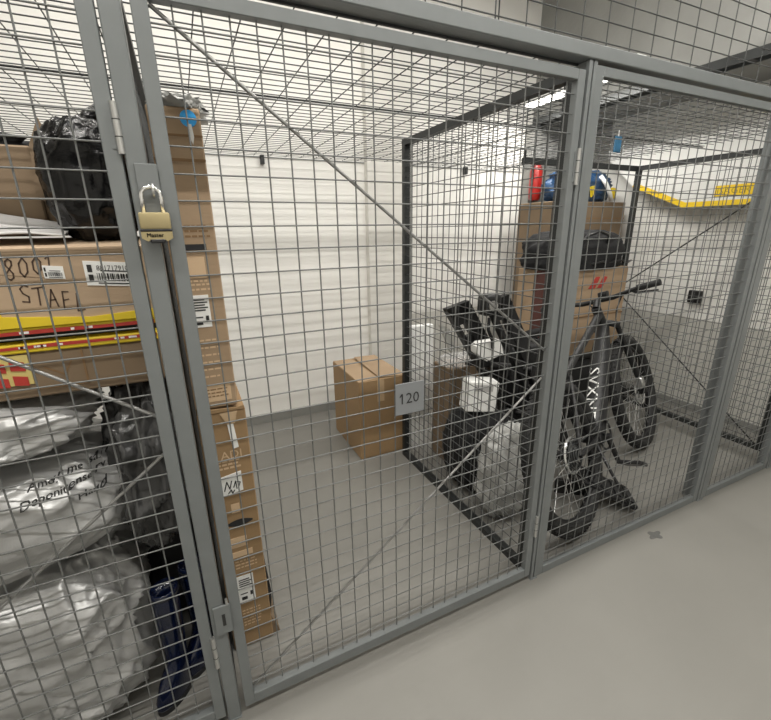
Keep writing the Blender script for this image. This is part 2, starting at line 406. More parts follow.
def hinge(r, x, z0, z1, y=-0.016):
    h = MB().cyl((x, y, z0), (x, y, z1), 0.0075, 10).build('hinge', ZINC, r, smooth='auto')
    n = 3
    for i in range(1, n):
        z = z0 + (z1 - z0) * i / n; MB().cyl((x, y, z - 0.001), (x, y, z + 0.001), 0.0082, 10).build('hinge_knuckle', STEEL_D, h)
    MB().box((x - 0.016, -0.014, z0 + 0.01), (x - 0.006, -0.0118, z1 - 0.01)).build('hinge_leaf', STEEL, h)

D = gate('mesh_door', -0.140, 1.206, 0.028, 2.170, 'tall grey wire mesh door with number plate 120', 'door', sw=0.034)
braces(D, [((-0.104, 0.011, 2.135), (1.168, 0.011, 1.185)), ((-0.106, 0.011, 0.082), (1.170, 0.011, 1.062))], ROD)
pl = MB().rbox((0.475, -0.009, 1.043), (0.589, -0.005, 1.160), 0.0015, 1).build('number_plate', PLATE, D)
text_on(MB(), '120', 0.056, (0.487, -0.0098, 1.084), (1, 0, 0), (0, 0, 1), 0.98).add([(0.4905, -0.0098, 1.1135), (0.4985, -0.0098, 1.1235), (0.4985, -0.0098, 1.116), (0.4915, -0.0098, 1.1075)], [(0, 1, 2, 3)]).build('digits', INK, pl, fix=False)
hinge(D, 1.209, 1.81, 1.93); hinge(D, 1.209, 0.262, 0.375)
hp = MB().rbox((-0.186, -0.021, 1.700), (-0.139, -0.0165, 1.815), 0.002, 1).build('hasp_plate', STEEL, D)
MB().torus((-0.1545, -0.030, 1.757), (1, 0, 0.0), 0.013, 0.0032, 16, 6).build('staple', ZINC, hp, smooth=True)
lp = MB().rbox((-0.190, -0.024, 0.405), (-0.138, -0.0165, 0.520), 0.002, 1).build('latch_plate', STEEL, D)
MB().rbox((-0.166, -0.0255, 0.440), (-0.156, -0.0235, 0.487), 0.0008, 1).build('slot', INK, lp)
MB().cyl((-0.146, -0.020, 0.52), (-0.146, -0.020, 0.54), 0.004).build('latch_pin', ZINC, lp)

G = gate('mesh_door', -1.552, -0.206, 0.028, 2.170, 'grey wire mesh door in front of silver bags and stacked cartons', 'door', sw=0.034, xphase=0.01)
braces(G, [((-1.50, 0.011, 2.12), (-0.24, 0.011, 1.19)), ((-1.50, 0.011, 0.09), (-0.24, 0.011, 1.075))], ROD)
hinge(G, -0.204, 1.832, 1.935); hinge(G, -0.204, 0.27, 0.40)
gate('wire_fence', 1.253, 2.598, 0.0, 2.192, 'grey wire mesh front panel before the bicycle', 'mesh panel', bottom=0.045, xphase=0.02, group='fixed front panels')
gate('wire_fence', 2.658, 3.434, 0.0, 2.192, 'narrow wire mesh front panel at far right end', 'mesh panel', bottom=0.045, xphase=0.05, group='fixed front panels')

def divider(x, label, y0=0.045, y1=1.335, z0=0.0, z1=2.195, rods=None, dens=0.06):
    r = thing('mesh_divider', (x, (y0 + y1) / 2, z0), label, 'mesh panel', 'dividers running to the back')
    t = 0.02
    MB().box((x - t, y0, z0), (x + t, y0 + 0.03, z1)).build('front_upright', STEEL_D, r)
    MB().box((x - t, y1 - 0.035, 0.0), (x + t, y1, z1)).build('rear_upright', STEEL_D, r)
    MB().box((x - t, y0 + 0.03, z1 - 0.035), (x + t, y1 - 0.035, z1)).build('top_rail', STEEL_D, r)
    MB().box((x - t, y0 + 0.03, z0), (x + t, y1 - 0.035, z0 + 0.035)).build('bottom_rail', STEEL_D, r)
    us = [y for y in frange(y0 + 0.055, y1 - 0.04, dens)]
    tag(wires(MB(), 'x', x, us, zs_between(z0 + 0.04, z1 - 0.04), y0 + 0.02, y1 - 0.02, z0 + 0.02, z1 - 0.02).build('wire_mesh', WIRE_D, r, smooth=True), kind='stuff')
    if rods: braces(r, rods, ROD_D, 0.0052)
    return r
divider(-0.179, 'dark wire mesh divider behind the padlocked post')
divider(1.228, 'dark wire mesh divider between bare floor and the bicycle')
divider(3.455, 'dark wire mesh end wall beside right wall', z0=0.105, z1=2.145,
        rods=[((3.44, 0.09, 2.10), (3.44, 1.30, 1.16)), ((3.44, 0.07, 0.13), (3.44, 1.30, 1.07))])
r = thing('cross_bar', (2.9, 1.33, 2.1), 'dark steel bar across the back above the blue bag', 'bar')
MB().box((2.18, 1.31, 2.105), (3.435, 1.335, 2.145)).build('bar', STEEL_D, r)
MB().cyl((2.20, 1.322, 2.145), (2.20, 1.322, 2.196), 0.006).build('hanger', STEEL_D, r)

# wire roof sheets
def roof(x0, x1, label, z=2.222):
    r = thing('wire_roof', ((x0 + x1) / 2, 1.2, z), label, 'wire roof', 'wire roof sheets')
    b = MB()
    xs = [x for x in frange(-1.678, 3.5, 0.12) if x0 < x < x1]
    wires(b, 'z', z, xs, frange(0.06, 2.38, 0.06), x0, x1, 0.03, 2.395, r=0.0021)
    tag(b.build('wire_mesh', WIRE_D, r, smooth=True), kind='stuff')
    for y in (0.85,):
        b2 = MB(); b2.cyl((x0, y, z - 0.008), (x1, y, z - 0.008), 0.0042, 6); b2.build('cross_rod', STEEL_D, r)
    MB().cyl((x0, 2.392, z - 0.006), (x1, 2.392, z - 0.006), 0.004, 6).build('edge_rod', STEEL, r)
    for xb in frange(math.ceil((x0 + 0.3) / 0.9) * 0.9 - 0.36, x1, 1.0):
        if x0 + 0.05 < xb < x1 - 0.05: MB().rbox((xb - 0.014, 2.35, z - 0.06), (xb + 0.014, 2.398, z + 0.005), 0.004).build('wall_bracket', STEEL_D, r)
    return r
roof(-1.70, -0.19, 'wire mesh roof sheet over the cartons and black bag')
roof(-0.17, 1.33, 'wire mesh roof sheet over the unit marked 120')
roof(1.21, 3.46, 'wire mesh roof sheet over the bicycle')
# transom
r = thing('mesh_transom', (0.9, 0, 2.245), 'coarse wire mesh above the long grey header rail', 'mesh panel')
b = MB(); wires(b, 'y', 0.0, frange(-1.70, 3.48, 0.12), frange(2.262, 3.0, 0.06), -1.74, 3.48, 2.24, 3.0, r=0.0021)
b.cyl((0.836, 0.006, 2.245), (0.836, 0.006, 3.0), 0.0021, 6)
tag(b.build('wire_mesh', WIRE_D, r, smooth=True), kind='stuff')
MB().box((-1.75, -0.012, 3.0), (3.5, 0.012, 3.03)).build('top_rail', STEEL, r)
for x in (-1.72, 3.47): MB().box((x - 0.02, -0.012, 2.245), (x + 0.02, 0.012, 3.0)).build('side_rail', STEEL, r)

# cable tray under the bulkhead edge
r = thing('cable_tray', (3.22, 0.0, 2.6), 'dark metal cable tray running along bulkhead edge at top right', 'cable tray')
MB().box((3.16, -2.6, 2.62), (3.172, 2.3, 2.675)).build('side_rail', STEEL_D, r)
MB().box((3.248, -2.6, 2.62), (3.26, 2.3, 2.675)).build('side_rail', STEEL_D, r)
for y in frange(-2.5, 2.2, 0.2): MB().box((3.172, y, 2.622), (3.248, y + 0.025, 2.632)).build('rung', STEEL_D, r)
MB().tube([(3.21, y, 2.655 + 0.006 * math.sin(y * 5)) for y in frange(-2.55, 2.25, 0.2)], 0.012, 6).build('cable', BLACKP, r)

# taped duct along right wall
r = thing('boxed_duct', (3.86, 0.3, 1.8), 'white boxed duct with yellow taped lower edge on right wall', 'duct')
X = 3.80
MB().prism([(-1.6, 1.815), (1.11, 1.815), (1.60, 2.02), (1.9, 2.30), (1.9, 2.64), (-1.6, 2.64)], 'x', X, 4.0).build('body', mat('duct_paint', (0.72, 0.715, 0.69), 0.7, noise_amt=0.03), r)
MB().prism([(-1.6, 1.812), (1.112, 1.812), (1.112, 1.852), (-1.6, 1.852)], 'x', X - 0.003, X + 0.03).build('yellow_tape', YTAPE, r)
MB().prism([(1.113, 1.812), (1.60, 2.016), (1.585, 2.056), (1.098, 1.852)], 'x', X - 0.0032, X + 0.03).build('yellow_tape', YTAPE, r)
sg = MB().box((X - 0.006, 0.60, 1.882), (X - 0.001, 0.885, 1.962)).build('yellow_sign', YTAPE, r)
text_on(MB(), 'ISAGER', 0.068, (X - 0.0072, 0.872, 1.898), (0, -1, 0), (0, 0, 1), 1.05).build('lettering', mat('olive_ink', (0.42, 0.30, 0.02), 0.6), sg, fix=False)

# red extinguisher on the column edge
r = thing('fire_extinguisher', (3.19, 2.24, 1.93), 'red cylinder hung high on the column beside white wall', 'extinguisher')
MB().tube([(3.19, 2.22, z) for z in (1.93, 1.95, 2.0, 2.2, 2.24, 2.27, 2.285)], [0.045, 0.058, 0.062, 0.062, 0.05, 0.025, 0.02], 16).build('body', REDGLOSS, r, smooth='auto')
MB().rbox((3.165, 2.195, 2.285), (3.215, 2.245, 2.32), 0.006).build('valve', BLACKP, r)
MB().tube([(3.165, 2.21, 2.3), (3.12, 2.20, 2.25), (3.118, 2.20, 2.1)], 0.008, 6).build('hose', BLACKP, r)

# ------------------------------------------------------------------ padlock
r = thing('padlock', (-0.161, -0.032, 1.65), 'brass padlock with black base locking the 120 door', 'padlock')
MB().rbox((-0.193, -0.052, 1.672), (-0.129, -0.018, 1.709), 0.004, 2).build('body', BRASS, r, smooth='auto')
MB().rbox((-0.194, -0.053, 1.6665), (-0.128, -0.017, 1.6725), 0.0015, 1).build('seam_band', BLACKP, r)
lo = MB().prism([(-0.193, 1.6665), (-0.129, 1.6665), (-0.129, 1.652), (-0.141, 1.645), (-0.147, 1.650), (-0.175, 1.650), (-0.181, 1.645), (-0.193, 1.652)], 'y', -0.053, -0.018).build('lower_body', BRASS, r)
MB().rbox((-0.176, -0.055, 1.641), (-0.146, -0.019, 1.650), 0.002, 1).build('bumper', BLACKP, r)
text_on(MB(), 'Master', 0.0125, (-0.183, -0.0537, 1.6545), (1, 0, 0), (0, 0, 1), 1.0, 0.0006).build('lettering', INK, lo, fix=False)
sp_ = [(-0.181, -0.034, 1.705), (-0.181, -0.034, 1.742)] + [(-0.161 - 0.020 * math.cos(a), -0.034, 1.744 + 0.020 * math.sin(a)) for a in [math.pi * i / 10 for i in range(11)]] + [(-0.141, -0.034, 1.742), (-0.141, -0.034, 1.705)]
MB().tube(sp_, 0.0048, 10).build('shackle', CHROME, r, smooth=True)

# ------------------------------------------------------------------ unit 120: tall slim cartons and single carton
F = 0.25
r = thing('slim_carton', (-0.08, 0.45, 1.085), 'tall slim cardboard carton with blue sticker, upper of the two', 'box')
MB().rbox((-0.150, F, 1.088), (-0.014, 0.66, 2.0), 0.004, 1).build('body', CARD, r)
MB().prism([(-0.046 + 0.022 * math.cos(2 * math.pi * i / 24), 1.972 + 0.022 * math.sin(2 * math.pi * i / 24)) for i in range(24)], 'y', F - 0.002, F).build('round_sticker', BLUE_ST, r)
MB().prism([(-0.050, 1.958), (-0.040, 1.958), (-0.037, 1.925), (-0.042, 1.905), (-0.049, 1.925)], 'y', F - 0.003, F).build('arrow_sticker', PAPER, r)
label_y(r, 'shipping_label', -0.112, -0.060, 1.372, 1.475, F, 'ship')
MB().box((-0.112, F - 0.0015, 1.528), (-0.056, F, 1.592)).build('pale_print', CARD_R, r)
print_lines(r, -0.108, -0.050, [1.49, 1.505, 1.516], F - 0.001, CARD_R)
MB().box((-0.105, F - 0.001, 1.612), (-0.045, F, 1.630)).build('handle_slot', BLACKM, r)
print_lines(r, -0.106, -0.048, [1.20, 1.225, 1.25, 1.275, 1.30, 1.325], F - 0.001, CARD_R)
MB().box((-0.118, F - 0.0015, 1.112), (-0.030, F, 1.17)).build('pale_print', CARD_R, r)
print_lines(r, -0.11, -0.04, [1.13, 1.142, 1.154], F - 0.003, CARD_K, 0.004)
print_lines(r, -0.1, -0.03, [1.65, 1.665, 1.68], F - 0.001, CARD_K, 0.006)
MB().box((-0.150, F - 0.001, 1.86), (-0.014, F, 1.868)).build('fold_line', CARD_K, r)
MB().box((-0.150, F - 0.0012, 1.925), (-0.014, F, 1.931)).build('fold_line', CARD_K, r)
o = lump((-0.065, 0.38, 2.015), (0.075, 0.14, 0.028), 11, 0.2, 2.4, 40, 20, 0.25, flat_bottom=2.0).build('plastic_wrap', CLOUD, None, smooth=True)
tag(solo(o, (-0.065, 0.38, 2.0)), 'crumpled clear plastic lying on top of the tall slim carton', 'plastic wrap')

r = thing('slim_carton', (-0.07, 0.45, 0.0), 'tall slim cardboard carton standing on the floor, lower of the two', 'box')
b = MB().rbox((-0.150, F, 0.0), (0.008, 0.68, 1.07), 0.004, 1); b.build('body', CARD_O, r)
MB().prism([(-0.13, 1.07), (0.006, 1.07), (0.004, 1.083), (-0.02, 1.078), (-0.12, 1.086)], 'y', F - 0.004, F + 0.2).build('top_flap', CARD_O, r)
b = MB().prism([(0.0085, 0.10), (0.034, 0.02), (0.038, 0.0), (0.0085, 0.0)], 'y', F + 0.01, F + 0.3); b.build('side_flap_or_shade', CARD_D, r)
MB().prism([(0.0085, 0.42), (0.022, 0.22), (0.0085, 0.10)], 'y', F + 0.012, F + 0.2).build('side_flap_or_shade', BLACKM, r)  # black wedge painting the shadow line along the carton's right side
tp = MB().prism([(-0.060, 1.040), (-0.040, 1.043), (-0.030, 0.925), (-0.050, 0.922)], 'y', F - 0.003, F).build('tape_label', PAPER, r)
MB().prism([(-0.078, 1.065), (-0.02, 1.066), (-0.032, 1.02), (-0.058, 1.02)], 'y', F - 0.004, F - 0.001).build('packing_tape', TAPE, r)
text_on(MB(), 'ADI', 0.045, (-0.095, F - 0.001, 0.885), (1, 0, 0), (0, 0, 1)).build('lettering', CARD_R, r, fix=False)
label_y(r, 'shipping_label', -0.110, -0.034, 0.735, 0.815, F, 'scribble', skew=0.012)
print_lines(r, -0.11, -0.03, [0.845, 0.86, 0.873], F - 0.001, CARD_R, 0.008)
MB().box((-0.085, F - 0.001, 0.655), (-0.055, F, 0.695)).build('pale_print', CARD_R, r)
hs = MB().prism([(-0.11 + 0.095 * (i / 12) , 0.612 + 0.012 * math.sin(math.pi * i / 12)) for i in range(13)] + [(-0.015 - 0.095 * (i / 12), 0.606 - 0.012 * math.sin(math.pi * i / 12)) for i in range(13)], 'y', F - 0.001, F).build('hand_hole', BLACKM, r)
MB().box((-0.105, F - 0.0012, 0.50), (-0.045, F, 0.545)).build('pale_print', CARD_R, r)
MB().box((-0.105, F - 0.0012, 0.455), (-0.030, F, 0.480)).build('pale_print', CARD_R, r)
print_lines(r, -0.10, -0.02, [0.40, 0.415, 0.43], F - 0.001, CARD_R)
label_y(r, 'shipping_label', -0.104, -0.042, 0.235, 0.362, F, 'ship')
print_lines(r, -0.1, -0.03, [0.11, 0.125, 0.14, 0.155, 0.17, 0.185], F - 0.001, CARD_R)

r = thing('carton', (1.08, 1.69, 0), 'plain brown cardboard box standing on the floor near back wall', 'box')
MB().rbox((0.89, 1.40, 0), (1.275, 1.98, 0.625), 0.005, 1).build('body', CARD_O, r)
MB().add([(0.893, 1.40, 0.626), (0.893, 1.978, 0.626), (1.045, 1.95, 0.632), (1.05, 1.42, 0.630)], [(0, 1, 2, 3)]).build('top_flap', CARD, r)
MB().add([(1.272, 1.40, 0.627), (1.272, 1.978, 0.627), (1.07, 1.96, 0.640), (1.06, 1.42, 0.634)], [(0, 1, 2, 3)]).build('top_flap', CARD, r)
MB().box((1.035, 1.398, 0.45), (1.09, 1.4, 0.622)).build('tape', TAPE, r)

# ------------------------------------------------------------------ left unit
f = 0.15
# lettered carton
r = thing('lettered_carton', (-0.64, 0.42, 1.42), 'cardboard box with STAEL handwritten on it behind the left door', 'box')
MB().rbox((-1.08, f, 1.438), (-0.205, 0.72, 1.635), 0.006, 1).build('body', CARD_P, r)
MB().prism([(f - 0.002, 1.632), (f + 0.24, 1.655), (f + 0.24, 1.650), (f - 0.002, 1.626)], 'x', -1.07, -0.21).build('top_flap', CARD_P, r)
MB().box((-0.62, f - 0.002, 1.438), (-0.545, f, 1.634)).build('yellow_tape', YELLOW, r)
MB().prism([(-1.08, 1.438), (-0.203, 1.438), (-0.203, 1.462), (-0.36, 1.452), (-0.52, 1.466), (-0.56, 1.47), (-1.08, 1.47)], 'y', f - 0.003, f).build('yellow_edge', YELLOW, r)
label_y(r, 'barcode_label', -0.438, -0.396, 1.558, 1.590, f, 'bar', skew=-0.004)
o = label_y(r, 'barcode_label', -0.352, -0.235, 1.535, 1.598, f, 'bar', skew=-0.010)
text_on(MB(), '8817179102', 0.019, (-0.325, f - 0.0038, 1.572), (1, 0, -0.05), (0, 0, 1), 0.85).build('number', INK, o, fix=False)
S = []
def glyph(ch, x, y, w_, h_):
    g = {'8': [[(0.6, 1), (0.3, 0.9), (0.25, 0.7), (0.5, 0.52), (0.8, 0.7), (0.85, 0.9), (0.6, 1)], [(0.5, 0.52), (0.1, 0.3), (0.1, 0.08), (0.4, 0), (0.7, 0.1), (0.75, 0.3), (0.5, 0.52)]],
         '0': [[(0.6, 1), (0.15, 0.7), (0.1, 0.25), (0.4, 0), (0.8, 0.25), (0.9, 0.7), (0.6, 1)]],
         '1': [[(0.3, 0.75), (0.65, 1), (0.5, 0)]],
         'S': [[(0.9, 0.9), (0.5, 1), (0.15, 0.8), (0.3, 0.55), (0.75, 0.35), (0.7, 0.05), (0.1, 0.1)]],
         'T': [[(0, 0.95), (1, 1)], [(0.55, 0.95), (0.4, 0)]],
         'A': [[(0.05, 0), (0.5, 1), (0.85, 0)], [(0.2, 0.4), (0.75, 0.42)]],
         'E': [[(0.85, 0.97), (0.3, 1), (0.15, 0), (0.8, 0.02)], [(0.22, 0.5), (0.75, 0.55)]],
         'L': [[(0.4, 1), (0.2, 0), (0.9, 0.05)]]}[ch]
    for l in g: S.append([(x + a * w_, y + c_ * h_) for a, c_ in l])
for i, ch in enumerate('STAEL'): glyph(ch, -0.497 + i * 0.0268, 1.499 - i * 0.0072, 0.0225, 0.045)
for i, (ch, hh) in enumerate(zip('8001', (0.05, 0.046, 0.042, 0.032))): glyph(ch, -0.514 + i * 0.028 - (0.004 if i == 3 else 0), 1.558 + i * 0.006 + (0.006 if i == 3 else 0), 0.021, hh)
strokes(MB(), S, (0, f - 0.0012, 0), (1, 0, 0), (0, 0, 1), 0.0036, (0, -1, 0)).build('handwriting', MARKER, r, fix=False)
MB().prism([(-0.54, 1.573), (-0.42, 1.556), (-0.42, 1.5575), (-0.54, 1.5745)], 'y', f - 0.001, f).build('crease', CARD_D, r)
# two flat yellow red boxes
def flat_box(z0, z1, label, flip):
    r = thing('flat_box', (-0.64, 0.42, z0), label, 'box', 'thin yellow and red boxes')
    MB().rbox((-1.05, f + 0.004, z0), (-0.210, 0.70, z1), 0.003, 1).build('body', YELLOW, r)
    za, zb = (z0, z0 + 0.012) if flip else (z1 - 0.014, z1 - 0.003)
    b = MB().prism([(-1.04, za), (-0.215, za + 0.001), (-0.215, zb), (-0.33, zb - 0.003), (-0.45, zb), (-0.6, zb - 0.004), (-0.8, zb), (-1.04, zb - 0.002)], 'y', f + 0.002, f + 0.0045)
    b.build('red_print', RED, r)
    b = MB()
    for i in range(14): x = random.uniform(-0.95, -0.24); b.box((x, f + 0.001, za + 0.003), (x + random.uniform(0.006, 0.016), f + 0.004, zb - 0.003))
    tag(b.build('white_print', PAPER, r), kind='stuff')
    return r
flat_box(1.418, 1.436, 'thin yellow and red box directly under the STAEL carton', True)
flat_box(1.370, 1.394, 'thin yellow and red box lying on the logo carton', False)
r = thing('gap_shade', (-0.64, 0.45, 1.398), 'black slab standing for the shaded gap between the two thin yellow boxes', 'gap shade')  # black slab and rim put the gap's shade into solid colour
MB().rbox((-1.02, f + 0.05, 1.394), (-0.215, 0.68, 1.417), 0.003, 1).build('body', BLACKM, r)
MB().rbox((-1.03, f + 0.045, 1.412), (-0.212, f + 0.06, 1.4178), 0.002, 1).build('rim', BLACKP, r)
# lower carton with logo
r = thing('logo_carton', (-0.64, 0.42, 1.245), 'brown cardboard box with red and yellow logo under yellow boxes', 'box')
MB().rbox((-1.06, f + 0.01, 1.245), (-0.215, 0.72, 1.369), 0.005, 1).build('body', CARD_D, r)
lg = MB().box((-0.62, f + 0.007, 1.285), (-0.520, f + 0.01, 1.365)).build('yellow_logo', mat('pale_yellow', (0.62, 0.50, 0.18), 0.6), r)
b = MB()
for zz in (1.300, 1.340):
    for xx in (-0.60, -0.560): b.prism([(xx, zz - 0.014), (xx + 0.030, zz - 0.018), (xx + 0.030, zz + 0.006), (xx, zz + 0.012)], 'y', f + 0.0045, f + 0.0072)
b.build('red_marks', RED, lg)
MB().box((-0.405, f + 0.008, 1.265), (-0.400, f + 0.011, 1.366)).build('panel_line', CARD_K, r)
MB().box((-0.520, f + 0.008, 1.266), (-0.400, f + 0.011, 1.270)).build('panel_line', CARD_K, r)
strokes(MB(), [[(-0.49, 1.325), (-0.45, 1.300), (-0.43, 1.335)]], (0, f + 0.0085, 0), (1, 0, 0), (0, 0, 1), 0.004, (0, -1, 0)).build('crease', CARD_K, r, fix=False)

# upper cartons and bin bag, sheet
r = thing('open_carton', (-0.72, 0.55, 1.66), 'open brown carton with raised flap left of the black bin bag', 'box')
MB().rbox((-1.10, 0.42, 1.66), (-0.462, 0.85, 1.905), 0.005, 1).build('body', CARD_D, r)
MB().prism([(-0.472, 1.76), (-0.425, 1.755), (-0.40, 1.90), (-0.425, 1.975), (-0.458, 1.905)], 'y', 0.40, 0.408).build('side_flap_or_shade', CARD_D, r)
MB().prism([(-0.470, 1.66), (-0.38, 1.66), (-0.38, 1.84), (-0.465, 1.86)], 'y', 0.432, 0.75).build('inner_box', CARD_D, r)
b = lump((-0.80, 0.58, 1.915), (0.33, 0.14, 0.04), 31, 0.2, 2.4, 40, 16, 0.3, flat_bottom=1.906)
tag(solo(b.build('dark_cloth', FABRIC, None, smooth=True), (-0.80, 0.58, 1.906)), 'dark crumpled cloth on top of the open carton', 'cloth')
b = lump((-0.318, 0.34, 1.80), (0.112, 0.13, 0.165), 3, 0.10, 2.5, 80, 52, 0.07, flat_bottom=1.645)
r = thing('bin_bag', (-0.28, 0.34, 1.65), 'shiny black bin bag on top of the cartons', 'bag')
b.build('bag', BINBAG, r, smooth=True)
MB().tube([(-0.30, 0.33, 1.945), (-0.295, 0.335, 1.975), (-0.27, 0.34, 1.99), (-0.25, 0.35, 1.978)], [0.03, 0.018, 0.022, 0.006], 10).build('knot', BINBAG, r, smooth=True)
b = MB(); nx, ny = 40, 14; vs = []
for j in range(ny + 1):
    for i in range(nx + 1):
        x = -1.05 + 0.66 * i / nx; y = 0.20 + 0.20 * j / ny
        z = 1.668 + 0.085 * (j / ny) ** 1.4 * (1 - 0.75 * (i / nx) ** 3) + 0.010 * noise.noise(Vector((x * 9, y * 9, 4)))
        vs.append((x, y, z))
top = len(vs); vs += [(x, y, z - 0.004) for x, y, z in vs]
fs = []
for j in range(ny):
    for i in range(nx):
        a = j * (nx + 1) + i; fs += [(a, a + 1, a + nx + 2, a + nx + 1), (top + a, top + a + nx + 1, top + a + nx + 2, top + a + 1)]
for i in range(nx): fs.append((i, top + i, top + i + 1, i + 1))
b.add(vs, fs)
tag(solo(b.build('folded_sheet', GREYCLOTH, None, smooth=True), (-0.72, 0.3, 1.665)), 'pale grey sheet lying on the STAEL carton', 'sheet')

# silver bags
def bag(name, c, rad, seed, material, label, cat='bag', group=None, **kw):
    o = lump(c, rad, seed, **kw).build(name, material, None, smooth=True)
    return tag(solo(o, (c[0], c[1], c[2] - rad[2])), label, cat, group)
gs = 'silver plastic bags behind the left door'
B1 = bag('plastic_bag', (-0.80, 0.34, 1.148), (0.37, 0.27, 0.088), 21, SILVER, 'silver grey plastic bag directly under the logo carton', group=gs, amp=0.09, crease=0.07, power=2.8, nu=120, nv=70, front=0.05, freq=1.7)
B2 = bag('plastic_bag', (-0.80, 0.36, 0.872), (0.415, 0.285, 0.190), 22, SILVER, 'silver grey plastic bag printed with black lettering', group=gs, amp=0.05, crease=0.05, power=3.0, nu=140, nv=80, front=0.05, freq=1.7)
B3 = bag('plastic_bag', (-0.82, 0.36, 0.34), (0.40, 0.29, 0.335), 23, SILVER, 'big silver grey plastic bag standing on the floor', group=gs, amp=0.07, crease=0.075, power=3.2, nu=150, nv=100, flat_bottom=0.0, front=0.05, freq=1.7)
# lettering laid on the bag surface
from mathutils.bvhtree import BVHTree
def drape(target, lines, material, name):
    me = target.data; L = target.location
    bv = BVHTree.FromPolygons([v.co + L for v in me.vertices], [tuple(p.vertices) for p in me.polygons])
    b = MB()
    for s, size, x, z, dz in lines:
        vs, fs = text_geo(s, size); P = []
        for p in vs:
            q = Vector((x + p.x * 1.1, -0.5, z + p.y + dz * p.x)) * K
            h = bv.ray_cast(q, Vector((0, 1, 0)))
            P.append((h[0] / K + Vector((0, -0.004, 0))) if h[0] else Vector((q.x / K, 0.09, q.z / K)))
        b.add(P, fs); b.add([q + Vector((0.0012, 0, 0.0008)) for q in P], fs)
    o = b.build(name, material, target, fix=False)
    return o
drape(B2, [('Amor me sal', 0.027, -0.590, 0.993, 0.03), ('Deponitenserv', 0.027, -0.605, 0.958, 0.08), ('Hand', 0.027, -0.488, 0.928, 0.10)], INK, 'lettering')
bag('smoky_bag', (-0.315, 0.38, 0.91), (0.108, 0.22, 0.310), 27, SMOKE, 'dark smoky plastic bag squeezed beside the silver bags', amp=0.10, crease=0.16, power=2.6, nu=90, nv=70)
bag('dark_sack', (-0.34, 0.62, 0.36), (0.125, 0.15, 0.35), 28, BLACKM, 'black sack behind the navy boots', amp=0.08, crease=0.1, power=2.8, flat_bottom=0.0)
# boots
def boot(x, y, rz, label):
    r = thing('rubber_boot', (x, y, 0), label, 'boot', 'navy rubber boots')
    b = MB(); n = 20; rings = []
    SC = 0.66
    prof = [(0.012, 0.055, 0.115, -0.055), (0.05, 0.055, 0.115, -0.055), (0.10, 0.052, 0.095, -0.035), (0.14, 0.05, 0.068, -0.008), (0.18, 0.047, 0.058, 0.0), (0.28, 0.056, 0.064, 0.002), (0.40, 0.064, 0.070, 0.004), (0.47, 0.066, 0.072, 0.006), (0.475, 0.060, 0.066, 0.006), (0.40, 0.058, 0.064, 0.004)]
    M = Matrix.Translation((x, y, 0)) @ Matrix.Rotation(rz, 4, 'Z')
    vs = []
    for z, a, c_, dy in prof:
        for i in range(n):
            t = 2 * math.pi * i / n; k_ = 1 + 0.03 * math.sin(3 * t + z * 20)
            vs.append(M @ Vector((SC * a * math.cos(t) * k_, SC * (dy + c_ * math.sin(t) * k_), z)))
    fs = [(j * n + i, j * n + (i + 1) % n, (j + 1) * n + (i + 1) % n, (j + 1) * n + i) for j in range(len(prof) - 1) for i in range(n)]
    b.add(vs, fs).build('shaft', NAVY, r, smooth=True, fix=False)
    s = MB(); s.prism([(SC * 0.058 * math.cos(2 * math.pi * i / 20), SC * -0.055 + SC * 0.120 * math.sin(2 * math.pi * i / 20)) for i in range(20)], 'z', 0, 0.022); s.xf(M); s.build('sole', BLACKM, r)
    q = MB().torus((0, 0.004, 0.455), (0, 0, 1), 0.069 * SC, 0.003, 24, 6); q.xf(M); q.build('top_band', BLACKP, r, smooth=True)
boot(-0.345, 0.195, -0.75, 'glossy navy rubber boot next to the silver bag')
boot(-0.255, 0.285, -0.75, 'glossy navy rubber boot next to the dark post')

# ------------------------------------------------------------------ right unit clutter
r = thing('foam_slab', (1.40, 1.42, 0), 'white foam slab standing behind the divider, left of wrapped carton', 'foam')
MB().rbox((1.285, 1.385, 0.0), (1.50, 1.44, 0.99), 0.006, 1).build('slab', FOAM, r)
for z in (0.3, 0.66): MB().box((1.284, 1.3835, z), (1.501, 1.385, z + 0.012)).build('groove', GREYCLOTH, r)
r = thing('wrapped_carton', (1.5, 1.18, 0), 'film wrapped cardboard box standing behind the divider', 'box')
MB().rbox((1.435, 1.06, 0), (1.72, 1.28, 0.74), 0.006, 1).build('body', CARD_D, r)
MB().box((1.434, 1.057, 0.33), (1.721, 1.06, 0.39)).build('tape_band', TAPE, r)
lump((1.575, 1.17, 0.72), (0.14, 0.10, 0.085), 41, 0.12, 3.0, 50, 24, 0.2, flat_bottom=0.742).build('film', TRANSFILM, r, smooth=True)
bag('duffel_bag', (1.50, 0.80, 0.27), (0.21, 0.19, 0.27), 51, FABRIC, 'black fabric bag on the floor behind cloudy plastic bag', amp=0.08, crease=0.08, power=3.2, flat_bottom=0.0)
r = thing('foam_block', (1.40, 0.80, 0.58), 'white foam block lying tilted on the black fabric bag', 'foam')
b = MB().rbox((-0.10, -0.06, 0.01), (0.10, 0.06, 0.21), 0.008, 1); b.xf(Matrix.Translation((1.44, 0.76, 0.555)) @ Matrix.Rotation(0.12, 4, 'Y') @ Matrix.Rotation(-0.25, 4, 'Z')); b.build('block', FOAM, r)
b = MB().rbox((-0.06, -0.063, 0.15), (0.06, -0.059, 0.19), 0.001, 1); b.xf(Matrix.Translation((1.44, 0.76, 0.555)) @ Matrix.Rotation(0.12, 4, 'Y') @ Matrix.Rotation(-0.25, 4, 'Z')); b.build('recess', GREYCLOTH, r)
bag('plastic_bag', (1.445, 0.45, 0.295), (0.185, 0.12, 0.29), 53, CLOUD, 'cloudy white plastic bag standing against the divider', amp=0.13, crease=0.13, power=2.3, flat_bottom=0.0, taper=0.10)
